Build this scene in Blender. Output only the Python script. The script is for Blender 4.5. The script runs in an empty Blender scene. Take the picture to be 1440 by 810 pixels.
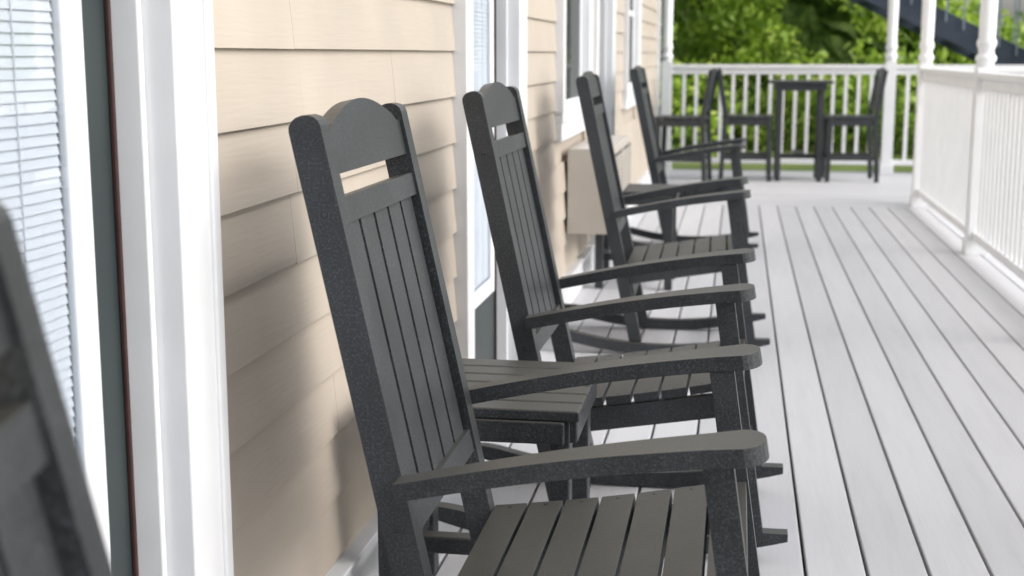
import bpy, bmesh, math, random
import numpy as np
from mathutils import Vector, Matrix
random.seed(7); np.random.seed(7)
S=bpy.context.scene
COL=S.collection

# ------------------------------------------------------------ materials
def newmat(name):
    m=bpy.data.materials.new(name); m.use_nodes=True
    nt=m.node_tree; b=nt.nodes['Principled BSDF']
    return m,nt,b
def nd(nt,t,**k):
    n=nt.nodes.new(t)
    for a,v in k.items(): setattr(n,a,v)
    return n
def ramp(nt,fac,stops):
    r=nd(nt,'ShaderNodeValToRGB')
    el=r.color_ramp.elements
    el[0].position=stops[0][0]; el[0].color=(*stops[0][1],1)
    el[1].position=stops[-1][0]; el[1].color=(*stops[-1][1],1)
    for p,c in stops[1:-1]:
        e=el.new(p); e.color=(*c,1)
    nt.links.new(fac,r.inputs[0]); return r
def noise(nt,scale,detail=3,vec=None,rough=0.5,stretch=None):
    tc=nd(nt,'ShaderNodeTexCoord'); n=nd(nt,'ShaderNodeTexNoise')
    n.inputs['Scale'].default_value=scale; n.inputs['Detail'].default_value=detail
    n.inputs['Roughness'].default_value=rough
    src=tc.outputs['Object']
    if stretch:
        mp=nd(nt,'ShaderNodeMapping'); mp.inputs['Scale'].default_value=stretch
        nt.links.new(src,mp.inputs['Vector']); src=mp.outputs['Vector']
    nt.links.new(src,n.inputs['Vector']); return n
def bump(nt,b,h,strength,dist,prev=None):
    bp=nd(nt,'ShaderNodeBump'); bp.inputs['Strength'].default_value=strength
    bp.inputs['Distance'].default_value=dist
    nt.links.new(h,bp.inputs['Height'])
    if prev: nt.links.new(prev.outputs[0],bp.inputs['Normal'])
    nt.links.new(bp.outputs[0],b.inputs['Normal']); return bp
def simple(name,c1,c2,scale=8,rough=0.5,bs=0.0,bscale=60,bd=0.001,stretch=None):
    m,nt,b=newmat(name)
    n=noise(nt,scale,2,stretch=stretch); r=ramp(nt,n.outputs[0],[(0.3,c1),(0.7,c2)])
    nt.links.new(r.outputs[0],b.inputs['Base Color']); b.inputs['Roughness'].default_value=rough
    if bs>0:
        n2=noise(nt,bscale,2,stretch=stretch); bump(nt,b,n2.outputs[0],bs,bd)
    return m

# black recycled-plastic lumber
def lumber():
    m,nt,b=newmat('black_plastic_lumber')
    n1=noise(nt,290,2,rough=.6); r1=ramp(nt,n1.outputs[0],[(0.36,(0.016,0.0185,0.021)),(0.54,(0.026,0.0295,0.034)),(0.74,(0.070,0.078,0.088))])
    n2=noise(nt,7,3,rough=.6); r2=ramp(nt,n2.outputs[0],[(0.3,(0.68,0.68,0.68)),(0.7,(1.25,1.25,1.25))])
    mx=nd(nt,'ShaderNodeMix',data_type='RGBA',blend_type='MULTIPLY'); mx.inputs[0].default_value=1
    nt.links.new(r1.outputs[0],mx.inputs[6]); nt.links.new(r2.outputs[0],mx.inputs[7])
    # upward surfaces lighter and browner: sheen of bright outdoors painted into the colour
    g=nd(nt,'ShaderNodeNewGeometry'); sp=nd(nt,'ShaderNodeSeparateXYZ'); nt.links.new(g.outputs['Normal'],sp.inputs[0])
    mr=nd(nt,'ShaderNodeMapRange'); mr.inputs[1].default_value=0.1; mr.inputs[2].default_value=0.95
    nt.links.new(sp.outputs[2],mr.inputs[0])
    ml=nd(nt,'ShaderNodeMath',operation='MULTIPLY'); nt.links.new(mr.outputs[0],ml.inputs[0]); ml.inputs[1].default_value=.5
    mx2=nd(nt,'ShaderNodeMix',data_type='RGBA'); nt.links.new(ml.outputs[0],mx2.inputs[0])
    nt.links.new(mx.outputs[2],mx2.inputs[6]); mx2.inputs[7].default_value=(0.082,0.077,0.060,1)
    nt.links.new(mx2.outputs[2],b.inputs['Base Color'])
    b.inputs['Roughness'].default_value=0.41
    bump(nt,b,n1.outputs[0],0.5,0.001)
    return m
LUM=lumber()
SCREW=simple('screw_metal',(0.008,0.008,0.01),(0.02,0.02,0.02),50,0.35)
WHITE=simple('white_trim_paint',(0.66,0.672,0.69),(0.72,0.73,0.75),5,0.42,0.15,40,0.002)
RAILW=simple('white_railing_vinyl',(0.79,0.80,0.815),(0.84,0.845,0.855),6,0.4)
def siding_mat():
    m,nt,b=newmat('beige_siding_paint')
    g=nd(nt,'ShaderNodeNewGeometry')
    r0=ramp(nt,g.outputs['Random Per Island'],[(0.0,(0.465,0.405,0.338)),(1.0,(0.490,0.430,0.360))])
    n=noise(nt,3,2); r=ramp(nt,n.outputs[0],[(0.3,(0.93,0.93,0.94)),(0.7,(1.04,1.04,1.04))])
    mx=nd(nt,'ShaderNodeMix',data_type='RGBA',blend_type='MULTIPLY'); mx.inputs[0].default_value=1
    nt.links.new(r0.outputs[0],mx.inputs[6]); nt.links.new(r.outputs[0],mx.inputs[7])
    nt.links.new(mx.outputs[2],b.inputs['Base Color']); b.inputs['Roughness'].default_value=0.5
    n2=noise(nt,22,4,stretch=(1,0.4,6)); p=bump(nt,b,n2.outputs[0],0.35,0.002)
    bump(nt,b,n.outputs[0],0.4,0.02,p)
    return m
SIDE=siding_mat()
def deck_mat(name,stretch):
    m,nt,b=newmat(name)
    g=nd(nt,'ShaderNodeNewGeometry')
    r0=ramp(nt,g.outputs['Random Per Island'],[(0.0,(0.475,0.48,0.50)),(1.0,(0.54,0.545,0.565))])
    n=noise(nt,6,5,stretch=stretch,rough=0.65); r=ramp(nt,n.outputs[0],[(0.25,(0.91,0.91,0.91)),(0.5,(1,1,1)),(0.8,(1.03,1.03,1.03))])
    mx=nd(nt,'ShaderNodeMix',data_type='RGBA',blend_type='MULTIPLY'); mx.inputs[0].default_value=1
    nt.links.new(r0.outputs[0],mx.inputs[6]); nt.links.new(r.outputs[0],mx.inputs[7])
    nt.links.new(mx.outputs[2],b.inputs['Base Color']); b.inputs['Roughness'].default_value=0.5
    n2=noise(nt,30,3,stretch=stretch); bump(nt,b,n2.outputs[0],0.3,0.002)
    return m
DECKY=deck_mat('grey_deck_paint',(3,0.25,1)); DECKX=deck_mat('grey_deck_paint_cross',(0.25,3,1))
DARK=simple('deck_underside',(0.03,0.03,0.03),(0.05,0.05,0.05),5,0.9)
DOORC=simple('charcoal_door_paint',(0.022,0.030,0.032),(0.03,0.040,0.041),4,0.4)
BROWN=simple('brown_weatherstrip',(0.05,0.018,0.016),(0.03,0.012,0.012),30,0.6)
BLIND=simple('blind_vinyl',(0.66,0.67,0.69),(0.70,0.71,0.73),3,0.45)
def glass_mat(name,tint,dark=False,fac=.1):
    m=bpy.data.materials.new(name); m.use_nodes=True; nt=m.node_tree; nt.nodes.clear()
    o=nd(nt,'ShaderNodeOutputMaterial'); mix=nd(nt,'ShaderNodeMixShader'); gl=nd(nt,'ShaderNodeBsdfGlossy'); gl.inputs['Roughness'].default_value=0.02
    if dark:
        t=nd(nt,'ShaderNodeBsdfDiffuse'); t.inputs[0].default_value=(*tint,1)
    else:
        t=nd(nt,'ShaderNodeBsdfTransparent'); t.inputs[0].default_value=(*tint,1)
    mix.inputs[0].default_value=fac
    nt.links.new(t.outputs[0],mix.inputs[1]); nt.links.new(gl.outputs[0],mix.inputs[2])
    nt.links.new(mix.outputs[0],o.inputs[0]); return m
GLASS=glass_mat('clear_glass',(0.96,0.98,1.0),fac=.1); DGLASS=glass_mat('dark_window_glass',(0.06,0.065,0.065),True,.2)
ACM=simple('beige_enamel',(0.45,0.415,0.375),(0.49,0.455,0.41),4,0.45)
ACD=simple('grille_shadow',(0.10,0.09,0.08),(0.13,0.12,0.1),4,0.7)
NAVY=simple('navy_steel_paint',(0.03,0.042,0.07),(0.045,0.06,0.095),6,0.45)
STEEL=simple('blue_grey_steel_paint',(0.20,0.24,0.30),(0.26,0.3,0.36),6,0.45)
CONC=simple('concrete',(0.42,0.41,0.39),(0.52,0.51,0.49),3,0.85,0.3,40,0.003)
ROOFM=simple('roof_shingle',(0.07,0.07,0.075),(0.12,0.12,0.12),20,0.9,0.4,60,0.005)
BARK=simple('tree_bark',(0.07,0.05,0.035),(0.16,0.12,0.09),6,0.9,0.8,25,0.02,stretch=(1,1,0.2))
GRASS=simple('lawn_grass',(0.085,0.13,0.022),(0.18,0.23,0.05),1.3,0.9,0.8,40,0.03)
def leaf_mat(name,cols):
    m,nt,b=newmat(name)
    g=nd(nt,'ShaderNodeNewGeometry')
    r=ramp(nt,g.outputs['Random Per Island'],[(i/(len(cols)-1),c) for i,c in enumerate(cols)])
    n=noise(nt,1.5,2); r2=ramp(nt,n.outputs[0],[(0.34,(0.6,0.66,0.55)),(0.6,(1.45,1.4,1.15))])
    mx=nd(nt,'ShaderNodeMix',data_type='RGBA',blend_type='MULTIPLY'); mx.inputs[0].default_value=1
    nt.links.new(r.outputs[0],mx.inputs[6]); nt.links.new(r2.outputs[0],mx.inputs[7])
    nt.links.new(mx.outputs[2],b.inputs['Base Color']); b.inputs['Roughness'].default_value=0.5
    tr=nd(nt,'ShaderNodeBsdfTranslucent'); nt.links.new(mx.outputs[2],tr.inputs[0])
    ms=nd(nt,'ShaderNodeMixShader'); ms.inputs[0].default_value=0.4
    out=nt.nodes['Material Output']
    nt.links.new(b.outputs[0],ms.inputs[1]); nt.links.new(tr.outputs[0],ms.inputs[2]); nt.links.new(ms.outputs[0],out.inputs[0])
    return m
LEAF=leaf_mat('leaf_green',[(0.13,0.23,0.03),(0.24,0.37,0.05),(0.35,0.49,0.08),(0.50,0.60,0.16)])

# ------------------------------------------------------------ geometry helpers
class B:
    """mesh builder"""
    def __init__(s): s.bm=bmesh.new(); s.mats=[]
    def mi(s,m):
        if m not in s.mats: s.mats.append(m)
        return s.mats.index(m)
    def hexa(s,v,m):
        vs=[s.bm.verts.new(p) for p in v]
        i=s.mi(m)
        for f in ((0,3,2,1),(4,5,6,7),(0,1,5,4),(1,2,6,5),(2,3,7,6),(3,0,4,7)):
            fc=s.bm.faces.new([vs[k] for k in f]); fc.material_index=i
    def box(s,x0,x1,y0,y1,z0,z1,m):
        s.hexa([(x0,y0,z0),(x1,y0,z0),(x1,y1,z0),(x0,y1,z0),(x0,y0,z1),(x1,y0,z1),(x1,y1,z1),(x0,y1,z1)],m)
    def prism(s,pts,f,a,b,m):
        """pts 2D polygon, f(p,t)->3D ; extrude from a to b"""
        v0=[s.bm.verts.new(f(p,a)) for p in pts]; v1=[s.bm.verts.new(f(p,b)) for p in pts]
        i=s.mi(m); n=len(pts)
        F=[s.bm.faces.new(v0[::-1]),s.bm.faces.new(v1)]
        for k in range(n): F.append(s.bm.faces.new([v0[k],v0[(k+1)%n],v1[(k+1)%n],v1[k]]))
        for q in F: q.material_index=i
    def beam(s,p0,p1,t,y0,y1,m):
        """member in XZ plane from p0 to p1 (x,z), thickness t, spanning y0..y1"""
        d=Vector((p1[0]-p0[0],p1[1]-p0[1])).normalized(); n=Vector((-d.y,d.x))*t/2
        pts=[(p0[0]-n.x,p0[1]-n.y),(p1[0]-n.x,p1[1]-n.y),(p1[0]+n.x,p1[1]+n.y),(p0[0]+n.x,p0[1]+n.y)]
        s.prism(pts,lambda p,y:(p[0],y,p[1]),y0,y1,m)
    def lathe(s,cx,cy,prof,m,n=20):
        i=s.mi(m); rings=[]
        for z,r in prof:
            rings.append([s.bm.verts.new((cx+r*math.cos(2*math.pi*k/n),cy+r*math.sin(2*math.pi*k/n),z)) for k in range(n)])
        for a,b in zip(rings,rings[1:]):
            for k in range(n):
                f=s.bm.faces.new([a[k],a[(k+1)%n],b[(k+1)%n],b[k]]); f.material_index=i; f.smooth=True
        f=s.bm.faces.new(rings[0][::-1]); f.material_index=i
        f=s.bm.faces.new(rings[-1]); f.material_index=i
    def cyl(s,c,axis,r,h,m,n=12,taper=1):
        ax=Vector(axis).normalized(); q=Vector((0,0,1)).rotation_difference(ax); c=Vector(c); i=s.mi(m)
        a=[s.bm.verts.new(c+q@Vector((r*math.cos(2*math.pi*k/n),r*math.sin(2*math.pi*k/n),0))) for k in range(n)]
        b=[s.bm.verts.new(c+q@Vector((taper*r*math.cos(2*math.pi*k/n),taper*r*math.sin(2*math.pi*k/n),h))) for k in range(n)]
        for k in range(n):
            f=s.bm.faces.new([a[k],a[(k+1)%n],b[(k+1)%n],b[k]]); f.material_index=i; f.smooth=True
        for q2 in (a[::-1],b):
            f=s.bm.faces.new(q2); f.material_index=i
    def obj(s,name,parent=None,bevel=0,seg=2,loc=(0,0,0)):
        bmesh.ops.recalc_face_normals(s.bm,faces=s.bm.faces[:])
        me=bpy.data.meshes.new(name); s.bm.to_mesh(me); s.bm.free()
        for m in s.mats: me.materials.append(m)
        o=bpy.data.objects.new(name,me); COL.objects.link(o); o.location=loc
        if parent: o.parent=parent
        if bevel: addbevel(o,bevel,seg)
        return o
def addbevel(o,w,seg=2):
    md=o.modifiers.new('bevel','BEVEL'); md.width=w; md.segments=seg; md.limit_method='ANGLE'; md.angle_limit=math.radians(35)
    md.harden_normals=False
def empty(name,loc=(0,0,0)):
    e=bpy.data.objects.new(name,None); COL.objects.link(e); e.location=loc; return e
def dup(o,name,loc,rz=0):
    n=bpy.data.objects.new(name,o.data); COL.objects.link(n); n.location=loc; n.rotation_euler=(0,0,rz)
    for md in o.modifiers: addbevel(n,md.width,md.segments)
    return n

# ------------------------------------------------------------ rocking chair
def rocking_chair():
    b=B()
    PX=lambda z:-.39-.217*(z-.09)
    dirv=Vector((-.217,1)).normalized(); nrm=Vector((dirv.y,-dirv.x))   # nrm points forward(+x)
    def P(z,off=0):   # point on back plane, offset forward
        return (PX(z)+nrm.x*off, z+nrm.y*off)
    # posts with rounded tops
    for sgn in (-1,1):
        pts=[]; h=.024
        p0=Vector(P(.045)); p1=Vector(P(1.075))
        pts+= [tuple(p0-nrm*h),tuple(p0+nrm*h)]
        pts.append(tuple(p1+nrm*h))
        for k in range(1,8):
            a=math.pi*k/8
            pts.append(tuple(p1+nrm*h*math.cos(a)+dirv*0.019*math.sin(a)))
        pts.append(tuple(p1-nrm*h))
        y=.235*sgn
        b.prism(pts,lambda p,t:(p[0],t,p[1]),y-.02,y+.02,LUM)
        # screw plugs on outer face
        for zz in (.953,.49,.355):
            c=P(zz); b.cyl((c[0],y+sgn*.0195,c[1]),(0,sgn,0),.0062,.0012,SCREW); b.cyl((c[0],y+sgn*.0197,c[1]),(0,sgn,0),.0035,.0017,LUM)
    def plate(poly,off,th):  # poly in (y,z-ish along back)
        b.prism(poly,lambda p,t:(PX(p[1])+nrm.x*t,p[0],p[1]+nrm.y*t),off-th/2,off+th/2,LUM)
    # headrest arch
    poly=[(-.216,1.003),(.216,1.003),(.216,1.062)]
    for k in range(0,17):
        t=k/16; y=.198-.396*t
        poly.append((y,1.066+.041*math.sin(math.pi*t)**.9 if 0<t<1 else 1.063))
    poly.append((-.216,1.062))
    plate(poly,.004,.026)
    plate([(-.216,.932),(.216,.932),(.216,.97),(-.216,.97)],.004,.030)
    plate([(-.216,.468),(.216,.468),(.216,.508),(-.216,.508)],.004,.030)
    for k in range(5):
        y=-.168+k*.084
        plate([(y-.036,.50),(y+.036,.50),(y+.036,.94),(y-.036,.94)],.002,.017)
    # arms
    ax,az=-.468,.546; bx,bz=.053,.637
    L=math.hypot(bx-ax,bz-az); du=Vector(((bx-ax)/L,(bz-az)/L)); nu=Vector((-du.y,du.x))
    for sgn in (-1,1):
        pl=[(0,.258)]+[(L*k/14,.258-.018*(k/14)**1.6) for k in range(1,13)]+[(L-.03,.238)]
        for k in range(1,12):
            a=-math.pi/2+math.pi*k/12
            pl.append((L-.03+.033*math.cos(a), .2865+.0475*math.sin(a)))
        pl+=[(L-.03,.335)]+[(L*k/14,.300+.034*(k/14)**1.2) for k in range(12,0,-1)]+[(0,.300)]
        b.prism(pl,lambda p,t:(ax+du.x*p[0]+nu.x*t, sgn*p[1], az+du.y*p[0]+nu.y*t+ .009*math.sin(math.pi*p[0]/L)),0,.027,LUM)
        b.cyl((ax+.035,sgn*.279,az+.0335),(0,0,1),.004,.001,SCREW)
    # front legs
    for sgn in (-1,1):
        y=.265*sgn
        b.beam((.067,.072),(-.015,.628),.043,y-.02,y+.02,LUM)
        for xz in ((.038,.29),(.024,.385)):
            b.cyl((xz[0]-.005,y+sgn*.0195,xz[1]),(0,sgn,0),.006,.0012,SCREW)
    # rockers
    for sgn in (-1,1):
        y=.262*sgn; lo=[];hi=[]
        for k in range(25):
            x=-.75+.895*k/24; zb=(x+.27)**2/2.9
            e=min(1,(min(k,24-k))/2.5); th=.044*(.45+.55*e)
            lo.append((x,zb+.001)); hi.append((x,zb+th))
        b.prism(lo+hi[::-1],lambda p,t:(p[0],t,p[1]),y-.019,y+.019,LUM)
    # seat
    sx=lambda x:.357+(x+.45)*.165
    for k in range(7):
        x0=-.418+k*.0655; x1=x0+.0585
        zt0=sx(x0)-.006*math.sin(math.pi*(k)/7); zt1=sx(x1)-.006*math.sin(math.pi*(k+1)/7)
        if k==6: zt1-=.006
        b.beam((x0,zt0-.010),(x1,zt1-.010),.020,-.242,.242,LUM)
        for sgn in (-1,1):
            b.cyl(((x0+x1)/2,sgn*.225,(zt0+zt1)/2-.0004),(0,0,1),.0045,.001,SCREW,8)
    for sgn in (-1,1):
        y=.226*sgn
        b.beam((-.43,sx(-.43)-.058),(.012,sx(.012)-.060),.055,y-.0125,y+.0125,LUM)
    b.beam((.018,sx(0)-.085),(.012,sx(0)-.026),.024,-.2125,.2125,LUM)
    b.beam((-.40,.22),(-.412,.275),.024,-.2145,.2145,LUM)
    b.beam((.052,.15),(.046,.19),.024,-.2445,.2445,LUM)
    o=b.obj('rocking_chair',bevel=.0035,seg=3)
    return o
rc=rocking_chair(); rc.location=(0,2.10,0)
dup(rc,'rocking_chair.001',(0,3.34,0),math.radians(-.6))
dup(rc,'rocking_chair.002',(0,5.53,0),math.radians(.8))
dup(rc,'rocking_chair.003',(0,8.25,0),math.radians(-1))
dup(rc,'rocking_chair.004',(.180,.640,0),math.radians(12))

# ------------------------------------------------------------ side tables
def side_table():
    b=B(); w=.215
    for k in range(6):
        y=-w+.036+k*(2*w-.072)/5
        b.box(-w,w,y-.0325,y+.0325,.478,.5,LUM)
    for sx_ in (-1,1):
        for sy in (-1,1):
            b.box(sx_*.175-.02,sx_*.175+.02,sy*.17-.024,sy*.17+.024,0,.477,LUM)
        b.box(sx_*.198-.011,sx_*.198+.011,-.19,.19,.43,.4775,LUM)
        b.box(sx_*.175-.011,sx_*.175+.011,-.145,.145,.12,.16,LUM)
    for sy in (-1,1):
        b.box(-.186,.186,sy*.205-.010,sy*.205+.010,.432,.4775,LUM)
    b.box(-.163,.163,-.02,.02,.12,.158,LUM)
    return b.obj('side_table',bevel=.004,seg=3)
st=side_table(); st.location=(-.50,2.72,0)
dup(st,'side_table.001',(-.50,6.95,0))

# ------------------------------------------------------------ bar set
def bar_chair():
    b=B()
    for s in (-1,1):
        y=.205*s
        b.beam((-.235,0),(-.205,.62),.042,y-.02,y+.02,LUM)
        b.beam((-.205,.60),(-.275,1.03),.042,y-.02,y+.02,LUM)
        b.beam((.215,0),(.20,.585),.042,y-.02,y+.02,LUM)
        b.beam((-.20,.55),(.2,.55),.06,y-.012,y+.012,LUM)
        b.beam((-.22,.22),(.2,.22),.04,y-.012,y+.012,LUM)
    for k in range(6):
        x=-.20+k*.08; b.box(x-.036,x+.036,-.228,.228,.585,.607,LUM)
    b.box(.192,.214,-.185,.185,.20,.25,LUM); b.box(-.232,-.208,-.185,.185,.3,.34,LUM)
    poly=[(-.185,.97),(.185,.97),(.185,1.015)]+[(.185-.37*k/10,1.02+.03*math.sin(math.pi*k/10)) for k in range(11)]+[(-.185,1.015)]
    f=lambda p,t:(-.205-.163*(p[1]-.6)+t,p[0],p[1])
    b.prism(poly,f,-.012,.012,LUM)
    b.prism([(-.185,.66),(.185,.66),(.185,.70),(-.185,.70)],f,-.012,.012,LUM)
    for k in range(5):
        y=-.144+k*.072
        b.prism([(y-.029,.69),(y+.029,.69),(y+.029,.98),(y-.029,.98)],f,-.008,.008,LUM)
    return b.obj('bar_chair',bevel=.004)
bc=bar_chair(); bc.location=(.09,13.05,0)
dup(bc,'bar_chair.001',(1.04,13.1,0),math.pi+.05)
dup(bc,'bar_chair.002',(-.50,12.7,0),math.pi-.1)
def bar_table():
    b=B(); w=.29
    for k in range(7):
        y=-w+.041+k*(2*w-.082)/6
        b.box(-w,w,y-.038,y+.038,.905,.93,LUM)
    for sx_ in (-1,1):
        for sy in (-1,1):
            b.box(sx_*.19-.025,sx_*.19+.025,sy*.19-.025,sy*.19+.025,0,.904,LUM)
        b.box(sx_*.222-.011,sx_*.222+.011,-.24,.24,.84,.9045,LUM)
        b.box(sx_*.19-.012,sx_*.19+.012,-.165,.165,.2,.25,LUM)
    for sy in (-1,1):
        b.box(-.21,.21,sy*.23-.011,sy*.23+.011,.84,.9045,LUM)
    b.box(-.178,.178,-.03,.03,.2,.245,LUM)
    b.box(-.05,.05,-.178,.178,.246,.27,LUM)
    return b.obj('bar_table',bevel=.004)
bt=bar_table(); bt.location=(.57,13.1,0)

# ------------------------------------------------------------ porch deck
deck=empty('porch_deck')
b=B()
x=-.80; 
while x<1.62:
    b.box(x+.004,x+.1365,-3.0,10.78,-.028,0,DECKY); x+=.1405
b.obj('floor_boards',deck,.003,2)
b=B(); b.box(-.8,4.4,10.786,10.922,-.028,.0005,DECKX)
y=10.926
while y<14.0:
    b.box(-.8,4.4,y+.0035,y+.137,-.028,0,DECKX); y+=.1405
b.obj('cross_boards',deck,.003,2)
b=B(); b.box(-.82,1.64,-3.0,10.8,-.34,-.045,DARK); b.box(-.82,4.38,10.8,14.05,-.34,-.045,DARK); b.obj('framing',deck)
b=B(); b.box(1.645,1.668,-3,10.78,-.3,-.002,WHITE); b.box(-.85,4.4,14.075,14.1,-.3,-.002,WHITE); b.obj('fascia',deck)

# ------------------------------------------------------------ columns & railings
RX=1.42
def column(name,x,y):
    b=B(); h=.052
    b.box(x-h,x+h,y-h,y+h,.0,1.10,RAILW)
    b.box(x-h-.012,x+h+.012,y-h-.012,y+h+.012,.0,.09,RAILW)
    prof=[(1.10,.046),(1.125,.050),(1.14,.060),(1.16,.060),(1.175,.046),(1.20,.044),(1.23,.056),(1.25,.056),(1.27,.047),(1.9,.052),(2.36,.042),(2.385,.054),(2.405,.054),(2.42,.044),(2.44,.044)]
    b.lathe(x,y,prof,RAILW,24)
    b.box(x-h,x+h,y-h,y+h,2.44,2.7,RAILW)
    return b.obj(name,None,.003,2)
cy=[10.95,8.35,5.75,3.15,.55,-2.05]
n=0
def cname():
    global n
    s='porch_column' if n==0 else 'porch_column.%03d'%n; n+=1; return s
for yy in cy: column(cname(),RX,yy)
column(cname(),RX+.05,13.9); column(cname(),4.2,13.9); column(cname(),4.2,10.95); column(cname(),-.72,13.9)
def railing(name,segs,pitch=.118):
    b=B()
    for (x0,y0,x1,y1) in segs:
        d=Vector((x1-x0,y1-y0)); L=d.length; d.normalize(); nn=Vector((-d.y,d.x))
        def bar(s0,s1,w,z0,z1):
            p=[]
            for z in (z0,z1):
                for (s_,o_) in ((s0,-w/2),(s1,-w/2),(s1,w/2),(s0,w/2)):
                    p.append((x0+d.x*s_+nn.x*o_,y0+d.y*s_+nn.y*o_,z))
            b.hexa(p,RAILW)
        bar(0,L,.088,1.035,1.07); bar(0,L,.045,.975,1.034); bar(0,L,.05,.085,.135)
        c=int(L/pitch); 
        for k in range(1,c):
            s_=L*k/c; bar(s_-.017,s_+.017,.034,.134,.976)
    return b.obj(name,None,.003,2)
railing('porch_railing',[(RX,cy[i+1]+.053,RX,cy[i]-.053) for i in range(5)])
railing('porch_railing.001',[(-.667,13.9,RX-.003,13.9),(RX+.103,13.9,4.147,13.9)])
railing('porch_railing.002',[(RX+.053,10.95,4.147,10.95),(4.2,11.003,4.2,13.847)])

# ------------------------------------------------------------ house
house=empty('clapboard_house')
b=B(); b.box(-7,-.90,-4,13.2,-.35,5.4,SIDE); b.obj('walls',house)
openings=[(.91,1.75,0,2.06),(3.86,4.70,0,2.06),(5.99,6.94,.92,2.02),(7.40,8.24,0,2.06),(9.45,10.4,.92,2.02)]
cas=.127
b=B()
EXP=.127; z0=.044; ci=0
while z0<2.7:
    z1=min(z0+EXP,2.72)
    cuts=[(-4,13.2)]
    for (a,c,oz0,oz1) in openings:
        lo=oz0-(.13 if oz0>0 else 0); hi=oz1+.12
        if z1>lo+.005 and z0<hi-.01:
            nc=[]
            for (p,q) in cuts:
                if a-cas+.01>p and c+cas-.01<q: nc+=[(p,a-cas+.01),(c+cas-.01,q)]
                else: nc.append((p,q))
            cuts=nc
    for (p,q) in cuts:
        yy=p
        while yy<q-1e-4:
            w=random.uniform(.4,1.5); ye=min(yy+w,q)
            if q-ye<.3: ye=q
            o=random.uniform(-.0006,.0006); zj=random.uniform(-.001,.001)
            xt=-.789+o; xb=-.7775+o
            zt=z1+.006
            b.hexa([(-.80,yy,z0+zj),(xb,yy,z0+zj),(xb,ye-.0008,z0+zj+random.uniform(-.001,.001)),(-.80,ye-.0008,z0+zj),
                    (-.80,yy,zt),(xt,yy,zt),(xt,ye-.0008,zt),(-.80,ye-.0008,zt)],SIDE)
            yy=ye
    z0+=EXP
b.obj('siding',house,.0008,1)
# filler behind siding
b=B()
prev=-4
for (a,c,oz0,oz1) in openings:
    b.box(-.90,-.8015,prev,a-.02,-.1,2.75,SIDE)
    b.box(-.90,-.8015,a-.0195,c+.0195,oz1+.02,2.75,SIDE)
    if oz0>0: b.box(-.90,-.8015,a-.0195,c+.0195,-.1,oz0-.02,SIDE)
    prev=c+.02
b.box(-.90,-.8015,prev,13.2,-.1,2.75,SIDE)
b.obj('wall_sheathing',house)
# skirt boards
b=B(); prev=-4
for (a,c,oz0,oz1) in openings:
    if oz0==0:
        b.box(-.80,-.757,prev,a-cas-.0005,.001,.142,WHITE); b.box(-.80,-.750,prev,a-cas-.0005,.1425,.152,WHITE); prev=c+cas+.0005
b.box(-.80,-.757,prev,13.1,.001,.142,WHITE); b.box(-.80,-.750,prev,13.1,.1425,.152,WHITE)
b.obj('skirt_board',house,.003)
b=B(); b.box(-.92,-.752,13.1,13.23,0.001,2.7,WHITE); b.box(-1.05,-.921,13.2,13.228,0,2.7,WHITE); b.obj('corner_board',house,.003)

def casing(b,a,c,z0,z1,sill):
    xo=-.752
    for (p,q,inner) in ((a-cas,a,a),(c,c+cas,c)):
        b.box(-.80,xo,p,q,z0,z1+cas,WHITE)
    b.box(-.80,xo+.006,c+cas-.024,c+cas+.004,z0,z1+cas+.004,WHITE)
    b.box(-.80,xo+.006,a-cas-.004,a-cas+.024,z0,z1+cas+.004,WHITE)
    b.box(-.80,xo-.002,a+.0003,c-.0003,z1,z1+cas,WHITE)
    b.box(-.80,xo+.02,a-cas-.02,c+cas+.02,z1+cas+.0045,z1+cas+.03,WHITE)
    if sill: 
        b.box(-.86,xo+.004,a-cas,c+cas,z0-.04,z0-.0005,WHITE)
        b.box(-.80,xo-.001,a-cas,c+cas,z0-.12,z0-.0405,WHITE)
    # jambs with stop
    b.box(-.895,xo-.001,c+.0002,c+.019,z0,z1,WHITE); b.box(-.895,xo-.001,a-.019,a-.0002,z0,z1,WHITE)
    b.box(-.895,xo-.004,a,c,z1-.018,z1-.0002,WHITE)
    b.box(-.838,-.795,c-.014,c,z0,z1-.019,WHITE)
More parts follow.
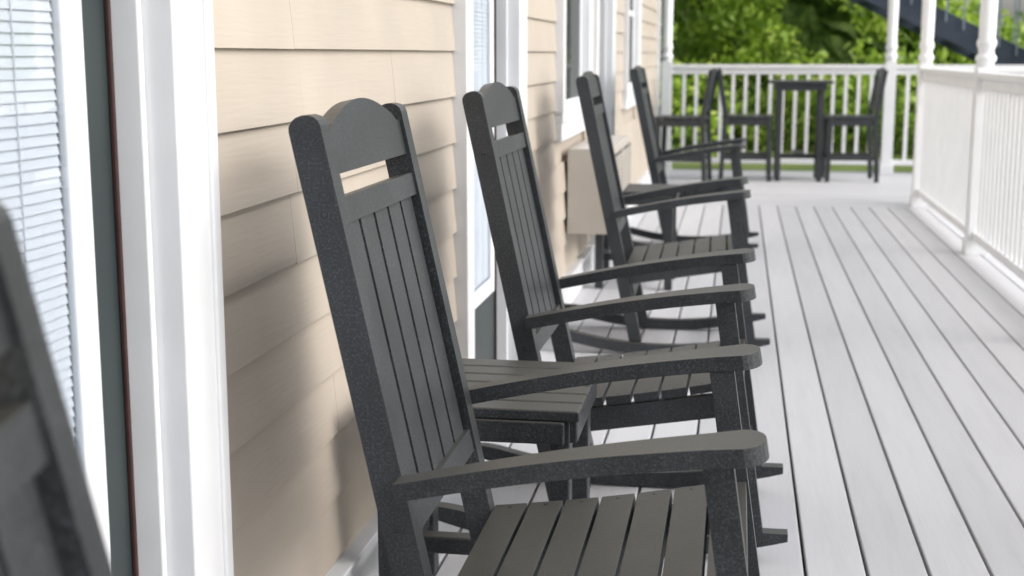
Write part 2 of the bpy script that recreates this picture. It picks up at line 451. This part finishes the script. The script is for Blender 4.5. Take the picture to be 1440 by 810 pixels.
def door(a,c,z1):
    e=house
    b=B(); casing(b,a,c,.001,z1,False); b.box(-.895,-.76,a,c,.001,.03,CONC); b.obj('door_casing',e,.003)
    b=B()
    b.box(-.89,-.8402,a+.006,c-.016,.032,z1-.02,DOORC)
    b.box(-.84,-.8325,c-.0215,c-.0145,.032,z1-.02,BROWN)
    b.cyl((-.84,a+.07,.98),(1,0,0),.028,.05,STEEL); b.obj('door_leaf',e,.002)
    # lite frame
    l0,l1,f0,f1=a+.12,c-.115,.36,z1-.14; w=.055
    b=B()
    for (p,q,r,s) in ((l0,l0+w,f0,f1),(l1-w,l1,f0,f1),(l0+w+.0003,l1-w-.0003,f0,f0+w),(l0+w+.0003,l1-w-.0003,f1-w,f1)):
        b.box(-.8398,-.822,p,q,r,s,WHITE)
    b.obj('door_lite_frame',e,.006,3)
    b=B(); zz=f0+w+.006
    while zz<f1-w-.004:
        i=b.mi(BLIND)
        v=[b.bm.verts.new(p) for p in ((-.8345,l0+w+.003,zz),(-.8345,l1-w-.003,zz),(-.8375,l1-w-.003,zz+.0125),(-.8375,l0+w+.003,zz+.0125))]
        f=b.bm.faces.new(v); f.material_index=i
        zz+=.0135
    for yy in (l0+w+.1,l1-w-.1): b.box(-.8338,-.8330,yy-.0012,yy+.0012,f0+w,f1-w,BLIND)
    b.box(-.8395,-.8388,l0+w,l1-w,f0+w,f1-w,BLIND)
    b.obj('door_blinds',e)
    b=B(); b.box(-.8268,-.8255,l0+w-.001,l1-w+.001,f0+w-.001,f1-w+.001,GLASS); b.obj('door_glass',e)
def window(a,c,z0,z1):
    b=B(); casing(b,a,c,z0,z1,True); b.obj('window_casing',house,.003)
    b=B(); w=.045
    for (p,q,r,s) in ((a,a+w,z0,z1-.018),(c-w,c,z0,z1-.018),(a+w+.0003,c-w-.0003,z0,z0+w),(a+w+.0003,c-w-.0003,z1-w-.018,z1-.018),(a+w+.0003,c-w-.0003,(z0+z1)/2-.02,(z0+z1)/2+.02)):
        b.box(-.83,-.792,p,q,r,s,WHITE)
    b.obj('window_sash',house,.003)
    b=B(); b.box(-.82,-.800,a+w-.001,c-w+.001,z0+w-.001,z1-w-.017,DGLASS); b.obj('window_glass',house)
for (a,c,z0_,z1_) in openings:
    if z0_==0: door(a,c,z1_)
    else: window(a,c,z0_,z1_)
b=B(); b.box(RX-.06,RX+.06,-4,14.0,2.7005,2.86,WHITE); b.obj('porch_beam',house,.003)
b=B(); b.prism([(-7.3,5.4),(-.6,5.4),(-.6,5.5),(-3.9,7.0),(-7.3,5.5)],lambda p,t:(p[0],t,p[1]),-4.3,13.6,ROOFM); b.obj('roof',house)
# ac unit
b=B()
ax0,ax1,ay0,ay1,az0,az1=-.771,-.575,6.22,7.28,.35,.745
b.box(ax0,ax1,ay0,ay1,az0,az1,ACM)
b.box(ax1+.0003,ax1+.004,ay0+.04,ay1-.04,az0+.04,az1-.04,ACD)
k=az0+.05
while k<az1-.05:
    b.box(ax1+.0042,ax1+.016,ay0+.04,ay1-.04,k,k+.010,ACM); k+=.02
for yy in (ay0+.03,(ay0+ay1)/2,ay1-.04): b.box(ax1+.0045,ax1+.018,yy,yy+.012,az0+.03,az1-.03,ACM)
b.obj('air_conditioner_unit',None,.004)

# ------------------------------------------------------------ stairs beyond the porch
st_=empty('exterior_staircase')
b=B()
sl=-(.78)/1.6
Z=lambda x:1.86+sl*(x-1.6)
XA=-.3; XB=5.9
for yy in (16.6,17.8):
    b.prism([(XA,Z(XA)-.15),(XB,Z(XB)-.15),(XB,Z(XB)+.17),(XA,Z(XA)+.17)],lambda p,t:(p[0],t,p[1]),yy,yy+.06,NAVY)
xx=XA+.1
while xx<XB-.1:
    b.box(xx,xx+.31,16.661,17.799,Z(xx+.15)-.02,Z(xx+.15)+.02,NAVY); xx+=.34
b.box(-1.8,XA,16.5,17.9,Z(XA)-.1,Z(XA)+.12,NAVY)
for yy in (16.55,17.75): b.box(-1.75,-1.63,yy,yy+.1,-.35,Z(XA)-.1,NAVY)
b.obj('stringers_and_treads',st_,.004)
b=B()
for yy in (16.56,17.86):
    xx=XA+.05
    while xx<XB:
        b.box(xx-.009,xx+.009,yy-.009,yy+.009,Z(xx)+.05,Z(xx)+1.08,STEEL); xx+=.2
    b.prism([(XA,Z(XA)+1.07),(XB,Z(XB)+1.07),(XB,Z(XB)+1.13),(XA,Z(XA)+1.13)],lambda p,t:(p[0],t,p[1]),yy-.025,yy+.025,STEEL)
for xx in (3.35,5.8):
    b.box(xx-.05,xx+.05,16.45,16.54,-.35,3.6 if xx<4 else Z(xx)+1.1,STEEL)
b.obj('stair_railing',st_)

# ------------------------------------------------------------ ground
def plane(name,x0,x1,y0,y1,z,m,nx=1,ny=1):
    me=bpy.data.meshes.new(name)
    vs=[(x0,y0,z),(x1,y0,z),(x1,y1,z),(x0,y1,z)]
    me.from_pydata(vs,[],[(0,1,2,3)]); me.materials.append(m)
    o=bpy.data.objects.new(name,me); COL.objects.link(o); return o
plane('lawn',-400,400,-400,600,-.354,GRASS)
plane('light_bounce_slab',1.75,5.2,-12,10.6,-.348,CONC)  # pale concrete strip added beside the porch to bounce light into it
# ------------------------------------------------------------ foliage
def leaves(centres,per,leaf,spread):
    V=[];F=[]
    for (c,r) in centres:
        n_=int(per*r*r)+20
        d=np.random.normal(size=(n_,3)); d/=np.linalg.norm(d,axis=1)[:,None]
        rad=r*np.random.uniform(.55,1.08,size=(n_,1))
        p=np.array(c)+d*rad*np.array(spread)
        a=np.random.normal(size=(n_,3))+d*.6; a/=np.linalg.norm(a,axis=1)[:,None]
        t=np.cross(a,np.random.normal(size=(n_,3))); t/=np.linalg.norm(t,axis=1)[:,None]
        u=np.cross(a,t); s=leaf*np.random.uniform(.6,1.4,size=(n_,1))
        base=len(V)
        q=np.stack([p-t*s,p+u*s*.5,p+t*s,p-u*s*.5],axis=1).reshape(-1,3)
        V.extend(q.tolist()); F.extend([(base+4*i,base+4*i+1,base+4*i+2,base+4*i+3) for i in range(n_)])
    return V,F
def leafobj(name,V,F,mat,parent=None):
    me=bpy.data.meshes.new(name); me.from_pydata(V,[],F); me.materials.append(mat)
    o=bpy.data.objects.new(name,me); COL.objects.link(o)
    if parent: o.parent=parent
    return o
cs=[]
def top(x):  # hedge height profile
    return 4.3+.4*math.sin(x*1.7) if x<3.4 else (1.5+.35*math.sin(x*2.1))
for i in range(520):
    x=random.uniform(-6,12); z=random.uniform(-.2,top(x))
    y=22.0+.6*z+.7*math.sin(x*1.3+z*1.7)+random.uniform(-.5,.5)
    cs.append(((x,y,z),random.uniform(.28,.62)))
V,F=leaves(cs,420,.08,(1,1,.8))
leafobj('hedge_foliage',V,F,LEAF)
g=B(); NX,NZ=110,26; idx=[]
for j in range(NZ+1):
    row=[]
    for i in range(NX+1):
        x=-8+22*i/NX
        row.append(g.bm.verts.new((x+random.uniform(-.05,.05), 23.3+.6*j*.2+random.uniform(-.3,.3), -.35+(top(x)+.3)*j/NZ+random.uniform(-.1,.1)*(j>0))))
    idx.append(row)
HED=simple('hedge_interior',(0.04,0.075,0.012),(0.16,0.25,0.045),6,0.9)
mi=g.mi(HED)
for j in range(NZ):
    for i in range(NX):
        f=g.bm.faces.new([idx[j][i],idx[j][i+1],idx[j+1][i+1],idx[j+1][i]]); f.material_index=mi
ho=g.obj('hedge_backing'); ho.parent=bpy.data.objects['hedge_foliage']  # bumpy backing sheet added behind the leaves as the hedge's darker inside
def tree(name,x,y,h):
    e=empty(name,(x,y,-.35))
    b=B(); 
    def limb(p,d,r,L,depth):
        p=Vector(p); d=Vector(d).normalized()
        b.cyl(p,d,r,L,BARK,8,.65); q=p+d*L
        tips.append(q)
        if depth>0:
            for k in range(3):
                nd_=(d+Vector((random.uniform(-.8,.8),random.uniform(-.8,.8),random.uniform(-.1,.5)))).normalized()
                limb(q-d*.03,nd_,r*.62,L*.68,depth-1)
    tips=[]; limb((0,0,0),(random.uniform(-.05,.05),0,1),.16,h*.26,3)
    b.obj('trunk_and_limbs',e)
    V,F=leaves([(tuple(t+Vector((0,0,.1))),random.uniform(.5,.9)) for t in tips if t.z>h*.25],110,.1,(1,1,.75))
    leafobj('crown',V,F,LEAF,e)
tree('deciduous_tree',11.0,20.5,7.5); tree('deciduous_tree.001',13.5,40,11); tree('deciduous_tree.002',6.4,29,7); tree('deciduous_tree.003',9.5,36,9)

# ------------------------------------------------------------ light
EL=38
w=bpy.data.worlds.new('World'); S.world=w; w.use_nodes=True; nt=w.node_tree
bg=nt.nodes['Background']; sky=nt.nodes.new('ShaderNodeTexSky'); sky.sky_type='NISHITA'; sky.sun_disc=False
sky.sun_elevation=math.radians(EL); sky.sun_rotation=math.radians(100); sky.air_density=1; sky.dust_density=4; sky.ozone_density=1
hs=nt.nodes.new('ShaderNodeHueSaturation'); hs.inputs['Saturation'].default_value=.35; hs.inputs['Value'].default_value=1.85
nt.links.new(sky.outputs[0],hs.inputs['Color']); nt.links.new(hs.outputs[0],bg.inputs[0]); bg.inputs[1].default_value=.15
L=bpy.data.lights.new('sun','SUN'); L.energy=1.3; L.angle=math.radians(34); L.color=(1,.99,.98)
lo=bpy.data.objects.new('sun',L); COL.objects.link(lo)
e_=math.radians(EL); a_=math.radians(100)
dirn=Vector((math.cos(e_)*math.sin(a_),math.cos(e_)*math.cos(a_),math.sin(e_)))
lo.rotation_euler=dirn.to_track_quat('Z','Y').to_euler(); lo.location=(6,0,6)

# ------------------------------------------------------------ camera
cam=bpy.data.cameras.new('camera'); co=bpy.data.objects.new('camera',cam); COL.objects.link(co)
cam.lens=47.5; cam.sensor_width=36; cam.clip_end=2000; cam.clip_start=.02
co.location=(0,0,1.18)
d=Vector((-.1613,.9720,-.1711)); co.rotation_euler=d.to_track_quat('-Z','Y').to_euler()
cam.dof.use_dof=True; cam.dof.focus_distance=2.4; cam.dof.aperture_fstop=5.2
S.camera=co
S.view_settings.view_transform='Standard'; S.view_settings.look='None'; S.view_settings.exposure=0
